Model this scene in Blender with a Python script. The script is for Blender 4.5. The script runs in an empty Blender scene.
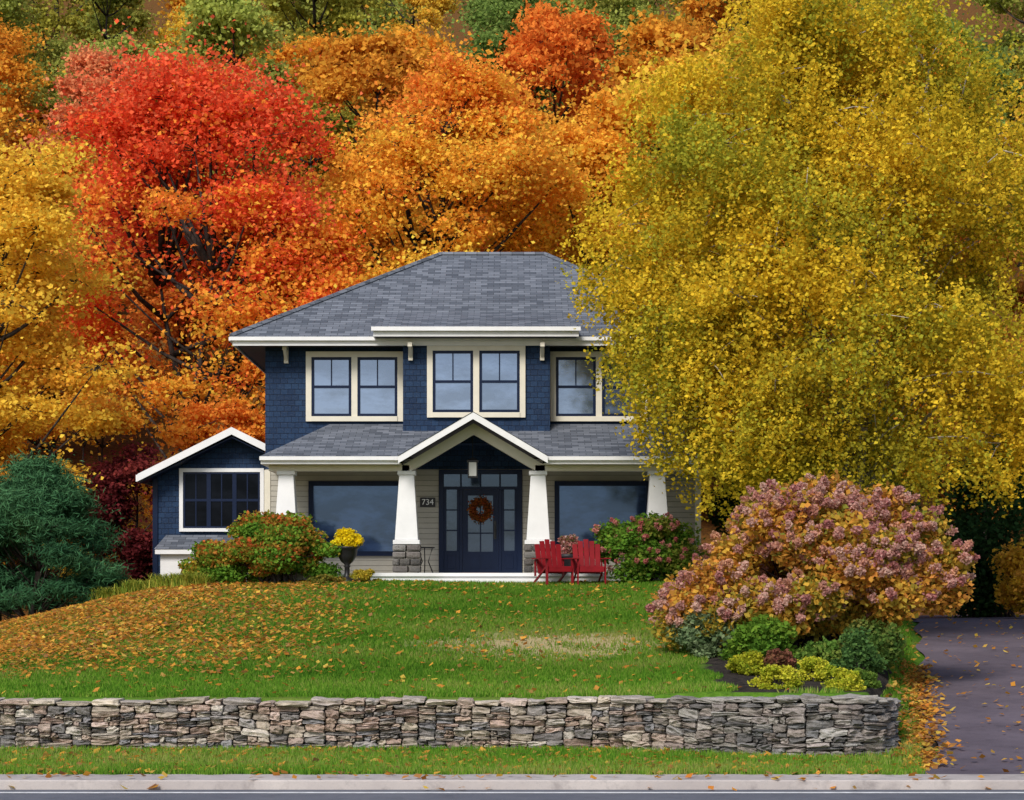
import bpy, bmesh, math, random
import numpy as np
from mathutils import Vector, Matrix, noise
random.seed(5)
scene=bpy.context.scene
col=scene.collection
scene.view_settings.view_transform='Standard'
scene.view_settings.look='None'
scene.view_settings.exposure=0

# ------------------------------------------------------------------ materials
def newmat(name):
    m=bpy.data.materials.new(name); m.use_nodes=True
    nt=m.node_tree; nt.nodes.clear()
    out=nt.nodes.new('ShaderNodeOutputMaterial')
    return m,nt,out
def N(nt,t,**k):
    n=nt.nodes.new(t)
    for a,b in k.items(): setattr(n,a,b)
    return n
def L(nt,a,b): nt.links.new(a,b)
def principled(nt,out,rough=.6,spec=.3):
    p=N(nt,'ShaderNodeBsdfPrincipled'); p.inputs['Roughness'].default_value=rough
    p.inputs['Specular IOR Level'].default_value=spec
    L(nt,p.outputs[0],out.inputs[0]); return p
def mixc(nt,a,b,fac,blend='MIX'):
    n=N(nt,'ShaderNodeMix'); n.data_type='RGBA'; n.blend_type=blend
    for s,v in((6,a),(7,b),(0,fac)):
        if hasattr(v,'links'): L(nt,v,n.inputs[s])
        elif isinstance(v,(int,float)): n.inputs[s].default_value=v
        else: n.inputs[s].default_value=(*v,1)
    return n.outputs[2]
def noisen(nt,vec,scale,detail=4,rough=.6):
    n=N(nt,'ShaderNodeTexNoise'); n.inputs['Scale'].default_value=scale; n.inputs['Detail'].default_value=detail
    n.inputs['Roughness'].default_value=rough
    if vec is not None: L(nt,vec,n.inputs['Vector'])
    return n.outputs[0]
def ramp(nt,f,a,b,ca=0.,cb=1.):
    n=N(nt,'ShaderNodeMapRange'); n.inputs[1].default_value=a; n.inputs[2].default_value=b
    n.inputs[3].default_value=ca; n.inputs[4].default_value=cb; n.clamp=True
    L(nt,f,n.inputs[0]); return n.outputs[0]
def bump(nt,h,p,strength=.4,dist=.02):
    b=N(nt,'ShaderNodeBump'); b.inputs['Strength'].default_value=strength; b.inputs['Distance'].default_value=dist
    L(nt,h,b.inputs['Height']); L(nt,b.outputs[0],p.inputs['Normal'])
def mathn(nt,op,a,b):
    n=N(nt,'ShaderNodeMath'); n.operation=op
    for i,v in enumerate((a,b)):
        if hasattr(v,'links'): L(nt,v,n.inputs[i])
        else: n.inputs[i].default_value=v
    return n.outputs[0]
def paint(name,c,rough=.5,var=.15,spec=.3,sc=3.):
    m,nt,out=newmat(name); p=principled(nt,out,rough,spec)
    tc=N(nt,'ShaderNodeTexCoord')
    f=noisen(nt,tc.outputs['Object'],sc,6)
    f2=ramp(nt,f,.3,.7)
    cc=mixc(nt,[x*(1-var) for x in c],[min(1,x*(1+var)) for x in c],f2)
    L(nt,cc,p.inputs['Base Color'])
    bump(nt,noisen(nt,tc.outputs['Object'],40,3),p,.15,.005)
    return m
def leafmat(name,trans=.35):
    m,nt,out=newmat(name)
    at=N(nt,'ShaderNodeAttribute'); at.attribute_name='col'
    oi=N(nt,'ShaderNodeObjectInfo')
    c=mixc(nt,at.outputs['Color'],oi.outputs['Color'],1.,'MULTIPLY')
    d=N(nt,'ShaderNodeBsdfDiffuse'); t=N(nt,'ShaderNodeBsdfTranslucent')
    L(nt,c,d.inputs[0]); L(nt,c,t.inputs[0])
    mx=N(nt,'ShaderNodeMixShader'); mx.inputs[0].default_value=trans
    L(nt,d.outputs[0],mx.inputs[1]); L(nt,t.outputs[0],mx.inputs[2])
    L(nt,mx.outputs[0],out.inputs[0]); return m
def barkmat(name,c1,c2,sc=6):
    m,nt,out=newmat(name); p=principled(nt,out,.85,.1)
    tc=N(nt,'ShaderNodeTexCoord'); mp=N(nt,'ShaderNodeMapping'); mp.inputs['Scale'].default_value=(1,1,.35)
    L(nt,tc.outputs['Object'],mp.inputs[0])
    f=noisen(nt,mp.outputs[0],sc,6,.7)
    L(nt,mixc(nt,c1,c2,ramp(nt,f,.4,.6)),p.inputs['Base Color'])
    bump(nt,f,p,.6,.03); return m
def brickmat(name,c1,c2,mort,w,h,ms=.006,rough=.8,bs=.5,off=.5,patch=.2):
    m,nt,out=newmat(name); p=principled(nt,out,rough,.2)
    uv=N(nt,'ShaderNodeUVMap')
    b=N(nt,'ShaderNodeTexBrick'); b.offset=off
    b.inputs['Scale'].default_value=1; b.inputs['Brick Width'].default_value=w; b.inputs['Row Height'].default_value=h
    b.inputs['Mortar Size'].default_value=ms; b.inputs['Mortar Smooth'].default_value=.3
    b.inputs['Color1'].default_value=(*c1,1); b.inputs['Color2'].default_value=(*c2,1); b.inputs['Mortar'].default_value=(*mort,1)
    b.inputs['Bias'].default_value=0
    L(nt,uv.outputs[0],b.inputs['Vector'])
    f=noisen(nt,uv.outputs[0],1.3,6,.7); f3=noisen(nt,uv.outputs[0],30,3)
    c=mixc(nt,b.outputs[0],(.0,.0,.0),ramp(nt,f,.35,.75,0,patch))
    c=mixc(nt,c,(1,1,1),ramp(nt,f3,.5,.8,0,.03))
    L(nt,c,p.inputs['Base Color'])
    sx=N(nt,'ShaderNodeSeparateXYZ'); L(nt,uv.outputs[0],sx.inputs[0])
    fr=mathn(nt,'FRACT',mathn(nt,'DIVIDE',sx.outputs[1],h),0)
    hgt=mathn(nt,'SUBTRACT',mathn(nt,'MULTIPLY',b.outputs[1],-.5),fr)
    hgt=mathn(nt,'ADD',hgt,mathn(nt,'MULTIPLY',f3,.25))
    bump(nt,hgt,p,bs,.02)
    return m
M={}
M['leaf']=leafmat('leaf_foliage',.45)
M['needle']=leafmat('needle_foliage',.15)
M['bark']=barkmat('dark_bark',(.018,.014,.012),(.06,.05,.045))
M['birchbark']=barkmat('birch_bark',(.55,.50,.42),(.16,.13,.09),4)
M['navy']=brickmat('navy_shingle_siding',(.006,.021,.058),(.012,.036,.088),(.003,.007,.020),.17,.13,.006,.75,.55)
M['roof']=brickmat('asphalt_shingle',(.075,.086,.108),(.18,.197,.232),(.04,.045,.055),.30,.14,.007,.9,.6,.5,.12)
M['lap']=brickmat('lap_siding',(.36,.34,.29),(.38,.36,.31),(.14,.13,.11),40,.125,.006,.6,.5)
M['cream']=paint('cream_trim',(.62,.58,.48),.5,.06)
M['white']=paint('white_trim',(.68,.68,.68),.5,.05)
M['navytrim']=paint('navy_frame_paint',(.004,.011,.036),.4,.1,.15)
M['soffit']=paint('dark_soffit',(.08,.075,.08),.7,.1)
M['black']=paint('black_metal',(.015,.015,.017),.4,.1)
M['red']=paint('red_chair_paint',(.20,.008,.013),.5,.2,.15)
M['brown']=paint('brown_twig',(.16,.05,.025),.8,.3)
M['terracotta']=paint('dark_planter',(.03,.03,.035),.5,.2)
M['mulchcore']=paint('wall_core',(.03,.027,.024),.9,.2)
M['lampglass']=paint('lamp_glass',(.6,.6,.58),.1,.05)
def glassmat(name,base,g,tint=(.45,.6,.95),lo=.35):
    m,nt,out=newmat(name)
    d=N(nt,'ShaderNodeBsdfDiffuse'); gl=N(nt,'ShaderNodeBsdfGlossy'); gl.inputs['Roughness'].default_value=.08
    tc=N(nt,'ShaderNodeTexCoord'); mp=N(nt,'ShaderNodeMapping'); mp.inputs['Scale'].default_value=(1,1,2.2)
    L(nt,tc.outputs['Object'],mp.inputs[0]); f=noisen(nt,mp.outputs[0],.9,5,.6)
    L(nt,mixc(nt,[b*lo for b in base],base,ramp(nt,f,.42,.60)),d.inputs[0])  # cloudy tones painted into the pane colour stand in for reflections
    gl.inputs['Color'].default_value=(*tint,1)
    mx=N(nt,'ShaderNodeMixShader'); mx.inputs[0].default_value=g
    L(nt,d.outputs[0],mx.inputs[1]); L(nt,gl.outputs[0],mx.inputs[2]); L(nt,mx.outputs[0],out.inputs[0])
    bp=N(nt,'ShaderNodeBump'); bp.inputs['Strength'].default_value=.05; bp.inputs['Distance'].default_value=.02
    L(nt,noisen(nt,tc.outputs['Object'],1.5,2),bp.inputs['Height']); L(nt,bp.outputs[0],gl.inputs['Normal'])
    return m
M['glass']=glassmat('upper_window_glass',(.10,.14,.22),.26,(.5,.62,.9))
M['glassl']=glassmat('porch_window_glass',(.05,.09,.20),.10,(.3,.5,1.),.2)
M['glassd']=glassmat('dark_window_glass',(.005,.006,.009),.006)
M['glasse']=glassmat('entry_glass',(.035,.05,.085),.07,(.4,.6,1.),.3)
def stonemat():
    m,nt,out=newmat('field_stone'); p=principled(nt,out,.9,.15)
    at=N(nt,'ShaderNodeAttribute'); at.attribute_name='col'
    tc=N(nt,'ShaderNodeTexCoord')
    f=noisen(nt,tc.outputs['Object'],9,8,.7); f2=noisen(nt,tc.outputs['Object'],45,5,.7)
    c=mixc(nt,at.outputs['Color'],(.10,.082,.066),ramp(nt,f,.45,.78,0,.6))
    c=mixc(nt,c,(.62,.57,.50),ramp(nt,f2,.55,.8,0,.35))
    L(nt,c,p.inputs['Base Color'])
    bump(nt,mathn(nt,'ADD',f,mathn(nt,'MULTIPLY',f2,.4)),p,.9,.05); return m
M['stone']=stonemat()
def groundmat():
    m,nt,out=newmat('ground_turf'); p=principled(nt,out,.95,.05)
    g=N(nt,'ShaderNodeNewGeometry'); s=N(nt,'ShaderNodeSeparateXYZ'); L(nt,g.outputs['Position'],s.inputs[0])
    pos=g.outputs['Position']
    f=noisen(nt,pos,.35,6,.65); f2=noisen(nt,pos,9,6,.7); f3=noisen(nt,pos,1.4,5,.6)
    grass=mixc(nt,(.05,.12,.012),(.11,.22,.02),ramp(nt,f2,.3,.7))
    grass=mixc(nt,grass,(.22,.20,.06),ramp(nt,f,.52,.75,0,.5))
    wx=mathn(nt,'DIVIDE',mathn(nt,'SUBTRACT',s.outputs[0],.65),2.3); wy=mathn(nt,'DIVIDE',mathn(nt,'SUBTRACT',s.outputs[1],34.3),1.7)
    wd=mathn(nt,'ADD',mathn(nt,'MULTIPLY',wx,wx),mathn(nt,'MULTIPLY',wy,wy))
    wd=mathn(nt,'ADD',wd,mathn(nt,'MULTIPLY',f3,2.5))
    grass=mixc(nt,grass,(.42,.33,.18),ramp(nt,wd,2.5,1.6,0,.9))
    litter=mixc(nt,(.14,.06,.014),(.42,.20,.04),ramp(nt,f2,.35,.65))
    dead=mixc(nt,(.06,.03,.014),(.20,.09,.02),ramp(nt,f2,.35,.65))
    mx_=ramp(nt,s.outputs[0],-2.,-7.); my=ramp(nt,s.outputs[1],30.5,35.); mk=mathn(nt,'MULTIPLY',mx_,my)
    mk=ramp(nt,mathn(nt,'ADD',mk,mathn(nt,'MULTIPLY',f3,.5)),.75,1.25,0,.8)
    c=mixc(nt,grass,litter,mk)
    c=mixc(nt,c,dead,ramp(nt,s.outputs[1],46.,49.))
    b1=ramp(nt,mathn(nt,'ADD',s.outputs[0],mathn(nt,'MULTIPLY',f3,.8)),3.35,3.5)
    b2=ramp(nt,s.outputs[1],26.9,27.1); b3=ramp(nt,s.outputs[1],36,35.5)
    b=mathn(nt,'MULTIPLY',mathn(nt,'MULTIPLY',b1,b2),b3)
    mulch=mixc(nt,(.015,.013,.013),(.06,.05,.042),ramp(nt,f2,.35,.65))
    c=mixc(nt,c,mulch,b)
    L(nt,c,p.inputs['Base Color']); bump(nt,f2,p,.8,.05); return m
M['ground']=groundmat()
def asphalt(name,c1,c2,sp=.35,pt=.5):
    m,nt,out=newmat(name); p=principled(nt,out,.85,.2)
    g=N(nt,'ShaderNodeNewGeometry'); pos=g.outputs['Position']
    f=noisen(nt,pos,.6,6,.6); f2=noisen(nt,pos,60,4,.8); f4=noisen(nt,pos,3.5,5,.7)
    c=mixc(nt,c1,c2,ramp(nt,f,.3,.7)); c=mixc(nt,c,[v*.55 for v in c1],ramp(nt,f4,.50,.75,0,pt)); c=mixc(nt,c,(.3,.29,.28),ramp(nt,f2,.5,.8,0,sp))
    L(nt,c,p.inputs['Base Color']); bump(nt,f2,p,.5,.01); return m
M['asphalt']=asphalt('road_asphalt',(.09,.095,.12),(.135,.14,.165))
M['drive']=asphalt('driveway_asphalt',(.080,.064,.083),(.145,.118,.145),.25)
M['conc']=asphalt('kerb_concrete',(.34,.30,.29),(.52,.47,.44),.5,.75)
M['line']=paint('road_line_paint',(.62,.62,.62),.6,.25,.3,6.)

# ------------------------------------------------------------------ object helpers
def settop(o,label,cat,group=None,kind=None):
    if label: o['label']=label
    if cat: o['category']=cat
    if group: o['group']=group
    if kind: o['kind']=kind
def empty(name,loc,label,cat,group=None):
    e=bpy.data.objects.new(name,None); e.empty_display_size=.3; e.location=loc
    col.objects.link(e); settop(e,label,cat,group); return e
def auto_uv(me):
    uvl=me.uv_layers.new(name='UVMap')
    for p in me.polygons:
        n=p.normal
        if abs(n.z)>.98: u=Vector((1,0,0)); v=Vector((0,1,0))
        else:
            u=Vector((0,0,1)).cross(n).normalized(); v=n.cross(u)
        for li in p.loop_indices:
            co=me.vertices[me.loops[li].vertex_index].co
            uvl.data[li].uv=(co.dot(u),co.dot(v))
def PW(o):
    m=o.matrix_basis.copy()
    if o.parent is not None: m=PW(o.parent)@o.matrix_parent_inverse@m
    return m
def link(me,name,mat,parent,world=True,smooth=False,label=None):
    o=bpy.data.objects.new(name,me); col.objects.link(o)
    if mat: me.materials.append(M[mat])
    if smooth: me.polygons.foreach_set('use_smooth',[True]*len(me.polygons))
    if parent is not None:
        o.parent=parent
        if world: o.matrix_parent_inverse=PW(parent).inverted()
    if label: o['label']=label
    return o
class MB:
    def __init__(s): s.v=[]; s.f=[]
    def box(s,x0,x1,y0,y1,z0,z1):
        b=len(s.v); s.v+=[(x0,y0,z0),(x1,y0,z0),(x1,y1,z0),(x0,y1,z0),(x0,y0,z1),(x1,y0,z1),(x1,y1,z1),(x0,y1,z1)]
        s.f+=[(b,b+3,b+2,b+1),(b+4,b+5,b+6,b+7),(b,b+1,b+5,b+4),(b+1,b+2,b+6,b+5),(b+2,b+3,b+7,b+6),(b+3,b,b+4,b+7)]; return s
    def poly(s,*pts):
        b=len(s.v); s.v+=list(pts); s.f.append(tuple(range(b,b+len(pts)))); return s
    def prism(s,xz,y0,y1):
        b=len(s.v); n=len(xz)
        s.v+=[(x,y0,z) for x,z in xz]+[(x,y1,z) for x,z in xz]
        s.f.append(tuple(range(b,b+n))); s.f.append(tuple(range(b+2*n-1,b+n-1,-1)))
        for i in range(n):
            j=(i+1)%n; s.f.append((b+j,b+i,b+n+i,b+n+j))
        return s
    def hexa(s,lo,hi):
        b=len(s.v); s.v+=list(lo)+list(hi)
        s.f+=[(b+3,b+2,b+1,b),(b+4,b+5,b+6,b+7)]+[(b+i,b+(i+1)%4,b+4+(i+1)%4,b+4+i) for i in range(4)]; return s
    def tube(s,pts,rad,n=6):
        pts=[Vector(p) for p in pts]; rings=[]
        for i,p in enumerate(pts):
            t=(pts[min(i+1,len(pts)-1)]-pts[max(i-1,0)]).normalized()
            a=t.cross(Vector((0,0,1)))
            if a.length<.05: a=t.cross(Vector((1,0,0)))
            a.normalize(); c=t.cross(a)
            b=len(s.v); r=rad[i]
            for k in range(n):
                q=p+a*(r*math.cos(2*math.pi*k/n))+c*(r*math.sin(2*math.pi*k/n)); s.v.append(tuple(q))
            rings.append(b)
        for i in range(len(rings)-1):
            for k in range(n):
                s.f.append((rings[i]+k,rings[i]+(k+1)%n,rings[i+1]+(k+1)%n,rings[i+1]+k))
        s.f.append(tuple(rings[0]+k for k in range(n))[::-1]); s.f.append(tuple(rings[-1]+k for k in range(n)))
        return s
    def lathe(s,prof,cx,cy,cz,n=16):
        b=len(s.v)
        for r,z in prof:
            for k in range(n): s.v.append((cx+r*math.cos(2*math.pi*k/n),cy+r*math.sin(2*math.pi*k/n),cz+z))
        for i in range(len(prof)-1):
            for k in range(n): s.f.append((b+i*n+k,b+i*n+(k+1)%n,b+(i+1)*n+(k+1)%n,b+(i+1)*n+k))
        s.f.append(tuple(b+k for k in range(n))[::-1]); s.f.append(tuple(b+(len(prof)-1)*n+k for k in range(n)))
        return s
    def xf(s,mat,start=0):
        for i in range(start,len(s.v)): s.v[i]=tuple(mat@Vector(s.v[i]))
        return s
    def build(s,name,mat,parent,world=True,smooth=False,bevel=0,recalc=False,uv=True,label=None):
        me=bpy.data.meshes.new(name); me.from_pydata(s.v,[],s.f); me.update()
        if recalc or bevel:
            bm=bmesh.new(); bm.from_mesh(me)
            bmesh.ops.recalc_face_normals(bm,faces=bm.faces)
            if bevel: bmesh.ops.bevel(bm,geom=bm.edges[:],offset=bevel,segments=1,affect='EDGES')
            bm.to_mesh(me); bm.free(); me.update()
        if uv: auto_uv(me)
        return link(me,name,mat,parent,world,smooth,label)
def fast_mesh(name,verts,nper,cols):
    n=len(verts); me=bpy.data.meshes.new(name)
    me.vertices.add(n); me.vertices.foreach_set('co',np.ascontiguousarray(verts,dtype=np.float32).ravel())
    me.loops.add(n); me.loops.foreach_set('vertex_index',np.arange(n,dtype=np.int32))
    me.polygons.add(n//nper); me.polygons.foreach_set('loop_start',np.arange(0,n,nper,dtype=np.int32))
    me.update(calc_edges=True)
    a=me.attributes.new('col','FLOAT_COLOR','POINT')
    c=np.ones((n,4),np.float32); c[:,:3]=np.minimum(np.repeat(cols,nper,axis=0),.97); a.data.foreach_set('color',c.ravel())
    return me
def leafverts(P,size,rng,asp=.75,flat=.5,droop=0.):
    n=len(P)
    a=rng.normal(size=(n,3)); a[:,2]*=(1-flat); a[:,2]-=droop
    a/=np.linalg.norm(a,axis=1)[:,None]+1e-9
    r=rng.normal(size=(n,3))
    b=np.cross(a,r); b/=np.linalg.norm(b,axis=1)[:,None]+1e-9
    nn=np.cross(a,b)
    s=(size*rng.uniform(.65,1.35,n))[:,None]
    V=np.empty((n,4,3))
    V[:,0]=P-a*s*.5; V[:,2]=P+a*s*.5
    V[:,1]=P+b*s*asp*.5+nn*s*.12-a*s*.05; V[:,3]=P-b*s*asp*.5+nn*s*.12-a*s*.05
    return V.reshape(-1,3)
def pal(stops,t):
    st=np.array(stops,float); x=np.linspace(0,1,len(st)); t=np.clip(t,0,1)
    return np.stack([np.interp(t,x,st[:,k]) for k in range(3)],1)

# ------------------------------------------------------------------ terrain
def sst(a,b,x):
    t=np.clip((np.asarray(x,float)-a)/(b-a),0,1); return t*t*(3-2*t)
def xedge(y): return 5.3+(y-25)*.19
WP=[(-16,27.5),(1.3,27.5),(2.3,27.15),(3.3,26.65),(3.9,26.42),(4.35,26.42),(4.72,26.62),(4.93,27.0),(5.02,27.5),(5.12,28.2),(5.3,29.2)]
VP=WP+[(xedge(31)-.6,31.),(xedge(45)-.6,45.),(xedge(60)-.6,60.)]
def sdist(x,y):
    x=np.asarray(x,float); y=np.asarray(y,float)
    best=np.full(x.shape,1e9); sg=np.zeros(x.shape)
    for (ax,ay),(bx,by) in zip(VP[:-1],VP[1:]):
        dx,dy=bx-ax,by-ay; t=np.clip(((x-ax)*dx+(y-ay)*dy)/(dx*dx+dy*dy),0,1)
        px,py=ax+t*dx,ay+t*dy; d=np.hypot(x-px,y-py); s=np.sign(dx*(y-ay)-dy*(x-ax))
        m=d<best-1e-9; best=np.where(m,d,best); sg=np.where(m,s,sg)
    return best*sg
def Dz(y): return .05+np.clip(np.asarray(y,float)-25,0,20)*.075
def G(x,y):
    x=np.asarray(x,float); y=np.asarray(y,float)
    t=np.clip((y-27.7)/16.3,0,1)
    hi=.80+1.66*(.55*t+.45*sst(0.1,1.05,t))+.12*sst(1,3,x)*(1-t)
    hi=hi-1.05*sst(6.3,12.5,-x)*t
    hi=hi+.03*np.sin(x*.9+1)*np.sin(y*.7)*sst(28,30,y)
    s=sst(3.9,5.0,x)
    lo=(.08+np.clip(y-25,0,5)*.015)*(1-s)+(Dz(y)-.03)*s
    sd=sdist(x,y); hw=.10+.55*sst(28.8,31,y)
    z=lo+(hi-lo)*sst(-1,1,sd/hw)
    z=z-.13*(1-sst(23.86,23.93,y))
    hill=np.clip(y-57,0,240)
    z=z+hill*.42*sst(0,14,hill)+.5*np.sin(x*.15+1)*sst(5,30,hill)
    return z
def g1(x,y): return float(G(np.array([x]),np.array([y]))[0])
xs=np.concatenate([np.arange(-240,-16,7.),np.arange(-16,3.2,.25),np.arange(3.2,6.4,.08),np.arange(6.4,14,.25),np.arange(14,240,7.)])
ys=np.concatenate([np.arange(-80,20,8.),[20,22,23.5,23.85,23.94,24.1],np.arange(24.3,26,.2),np.arange(26,28,.07),np.arange(28,30,.12),np.arange(30,62,.4),np.arange(62,150,3.),np.arange(150,420,25.)])
X,Y=np.meshgrid(xs,ys); Z=G(X,Y)
V=np.stack([X.ravel(),Y.ravel(),Z.ravel()],1); nx=len(xs); ny=len(ys)
i=(np.arange(ny-1)[:,None]*nx+np.arange(nx-1)[None]).ravel()
F=np.stack([i,i+1,i+1+nx,i+nx],1)
me=bpy.data.meshes.new('ground'); me.from_pydata(V.tolist(),[],F.tolist()); me.update()
o=link(me,'ground','ground',None,smooth=True); settop(o,'green lawn and wooded hillside strewn with fallen leaves','ground',kind='structure')
r=MB().poly((-240,6,0),(240,6,0),(240,23.04,0),(-240,23.04,0)).build('road','asphalt',None); settop(r,'grey asphalt road with white edge line','road',kind='structure')
r=MB().poly((-240,22.60,.004),(240,22.60,.004),(240,22.74,.004),(-240,22.74,.004)).build('road_marking','line',None); settop(r,'white painted edge line on asphalt road','road marking',kind='structure')
b=MB()
b.box(-60,60,23.04,23.20,-.1,.108); b.box(-60,60,23.203,23.9,-.1,.10)
r=b.build('pavement','conc',None,bevel=.012); settop(r,'pale concrete kerb and pavement strip beside road','pavement',kind='structure')
b=MB()
yy=np.concatenate([np.arange(23.92,46,.35),np.arange(46,58,1.)])
for k in range(len(yy)-1):
    a,c=yy[k],yy[k+1]
    fl=lambda q: 1.2*max(0,1-(q-23.9)/1.1)**2*.5
    def row(q):
        z=float(Dz(q))+.02; return [(xedge(q)+.08*math.sin(q*1.7)-fl(q),q,z-.0),(xedge(q)+2.4,q,z+.03),(xedge(q)+4.8+fl(q),q,z)]
    A,C=row(a),row(c)
    b.poly(A[0],A[1],C[1],C[0]); b.poly(A[1],A[2],C[2],C[1])
r=b.build('driveway','drive',None); settop(r,'worn asphalt driveway rising beside the garden bed','driveway',kind='structure')

# ------------------------------------------------------------------ grass + fallen leaves
rng=np.random.default_rng(3)
def lawn_ok(x,y):
    sd=sdist(x,y)
    ok=(y>23.86+.08*np.sin(x*3.1)*np.sin(x*7.7+1))&(x<xedge(y)-.15)
    ok&=(np.abs(sd)>.33)|(y>29.5)
    ok&=~((x>3.0+.15*np.sin(y*3))&(y>26.9)&(y<36)&(sd>0))
    ok&=~((x>-8.6)&(x<4.4)&(y>44.4))
    return ok
n=410000
u=rng.uniform(0,1,n); y=23.75+22.2*u**1.25; x=rng.uniform(-1,1,n)*(y*.262+.3)
m=lawn_ok(x,y)&(y<45.8)
def wornf(x,y):
    k=.5+.5*np.sin(x*2.3+1+np.sin(y*1.7))*np.sin(y*3.3+x*1.4)
    e=np.exp(-(((x-.65)/2.2)**2+((y-34.3)/1.6)**2)*1.0)
    return np.clip(e*(.5+.9*k),0,1)
lit=sst(2.,7.,-x)*sst(30.,34,y)
m&=rng.uniform(0,1,n)>np.maximum(lit*.5,wornf(x,y)*.9)
x,y=x[m],y[m]; n=len(x); z=np.where(y<23.95,np.maximum(G(x,y),.09),G(x,y)); worn=wornf(x,y)
h=rng.uniform(.035,.085,n)*np.where(y<27.3,1.25,.95); w=.011+.006*(y-24)/20
th=rng.uniform(0,math.pi,n); lx=rng.normal(0,.02,n); ly=rng.normal(0,.02,n)
V=np.empty((n,3,3)); dx=np.cos(th)*w; dy=np.sin(th)*w
V[:,0]=np.stack([x-dx,y-dy,z-.01],1); V[:,1]=np.stack([x+dx,y+dy,z-.01],1); V[:,2]=np.stack([x+lx,y+ly,z+h],1)
pn=np.sin(x*.7+np.sin(y*.9)*2)*.5+np.sin(y*1.6+x*.4)*.5+.5*np.sin(x*2.3+y*1.1)*np.sin(y*2.7-x)
t=np.clip(.48+.24*pn+rng.normal(0,.25,n)+worn*.6+.15*(y<27.2),0,1)
C=pal([(.06,.16,.016),(.11,.25,.022),(.18,.31,.035),(.34,.31,.10)],t*.9)*(1+.22*(1-sst(28,32,y)))[:,None]
me=fast_mesh('grass',V.reshape(-1,3),3,C); o=link(me,'grass','leaf',None); settop(o,'short green lawn grass','grass',kind='stuff')
def fallen(name,x,y,size,stops,label,dz=.03):
    n=len(x); z=np.where((x>xedge(y))&(y>23.9),Dz(y)+.03,G(x,y)); z=np.where(y<23.95,np.where(y<23.04,-.02,.085),z)+rng.uniform(dz,dz+.03,n)
    V=np.empty((n,4,3)); th=rng.uniform(0,6.28,n); s=size*rng.uniform(.6,1.3,n)
    cu=rng.uniform(-.35,.55,(n,2))
    a=np.stack([np.cos(th)*s,np.sin(th)*s,cu[:,0]*s],1)*.5; b=np.stack([-np.sin(th)*s,np.cos(th)*s,cu[:,1]*s],1)*.42
    P=np.stack([x,y,z],1)
    V[:,0]=P-a; V[:,1]=P+b; V[:,2]=P+a+np.stack([0*s,0*s,s*.15],1); V[:,3]=P-b
    C=pal(stops,rng.uniform(0,1,n))*rng.uniform(.6,1.15,n)[:,None]
    me=fast_mesh(name,V.reshape(-1,3),4,C); o=link(me,name,'leaf',None); settop(o,label,'fallen leaves',kind='stuff')
n=120000
y=rng.uniform(22.8,46,n); x=rng.uniform(-1,1,n)*(y*.262+.3)
cl=.5+.5*np.sin(x*1.7+np.sin(y*1.1)*1.5)*np.sin(y*1.3+x*.4); cl2=np.clip(.6+.8*np.sin(x*.9+y*.6)*np.sin(y*.8-x*.5+1),0,1)
on=x>xedge(y)
dens=.020+.90*sst(2.2,7.0,-x)*sst(29.5,34.5,y)*(.38+.62*cl*cl2**.5)+.09*sst(-2.5,5,-x)*sst(30,33,y)*cl+.05*cl*cl2*sst(30,40,y)
dens=dens+.09*(y<27.3)
dens=np.where(on,.015,dens)+.9*np.exp(-((x-xedge(y)+.14)/.24)**2)*(y<36)*(y>25)
dens=np.where(y<23.92,.05*cl*(y>22.9),dens)
m=(rng.uniform(0,1,n)<dens)&((lawn_ok(x,y))|(x>xedge(y)-.5)|(y<23.9))
fallen('fallen_leaves',x[m],y[m],.10,[(.48,.18,.04),(.85,.42,.06),(.72,.25,.05),(.88,.62,.10),(.42,.20,.09),(.82,.36,.06)],'orange and brown leaves lying on the lawn')

# ------------------------------------------------------------------ stone wall
def path_eval(s):
    d=0
    for (ax,ay),(bx,by) in zip(WP[:-1],WP[1:]):
        l=math.hypot(bx-ax,by-ay)
        if s<=d+l or (bx,by)==WP[-1]:
            t=(s-d)/l; return ax+(bx-ax)*t,ay+(by-ay)*t
        d+=l
Ltot=sum(math.hypot(b[0]-a[0],b[1]-a[1]) for a,b in zip(WP[:-1],WP[1:]))
def frame(s):
    e=.18; a=path_eval(max(0,s-e)); c=path_eval(min(Ltot,s+e)); p=path_eval(min(max(s,0),Ltot))
    l=math.hypot(c[0]-a[0],c[1]-a[1]); return p,((c[0]-a[0])/l,(c[1]-a[1])/l)
def wtop(s):
    x,_=path_eval(min(max(s,0),Ltot))
    v=.80+.09*float(sst(0.,3.8,x))
    return v-.12*max(0,(s-(Ltot-2.4)))*1.0+.012*math.sin(s*2.3)
bm=bmesh.new(); bmesh.ops.create_cube(bm,size=2); bmesh.ops.subdivide_edges(bm,edges=bm.edges[:],cuts=3,use_grid_fill=True)
TV=np.array([v.co[:] for v in bm.verts]); TF=[[v.index for v in f.verts] for f in bm.faces]; bm.free()
pn=(np.abs(TV)**9).sum(1)**(1/9); TV=TV/pn[:,None]
SP=[(.40,.34,.28),(.55,.47,.38),(.27,.25,.24),(.50,.37,.29),(.64,.58,.50),(.38,.35,.33),(.52,.41,.33),(.24,.22,.21),(.57,.49,.39),(.45,.33,.27),(.60,.47,.40),(.34,.33,.34)]
CP=[(.62,.49,.41),(.66,.58,.50),(.62,.53,.42),(.46,.40,.35),(.58,.45,.37),(.54,.48,.43)]
rects=[]
R=random.Random(23)
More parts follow.
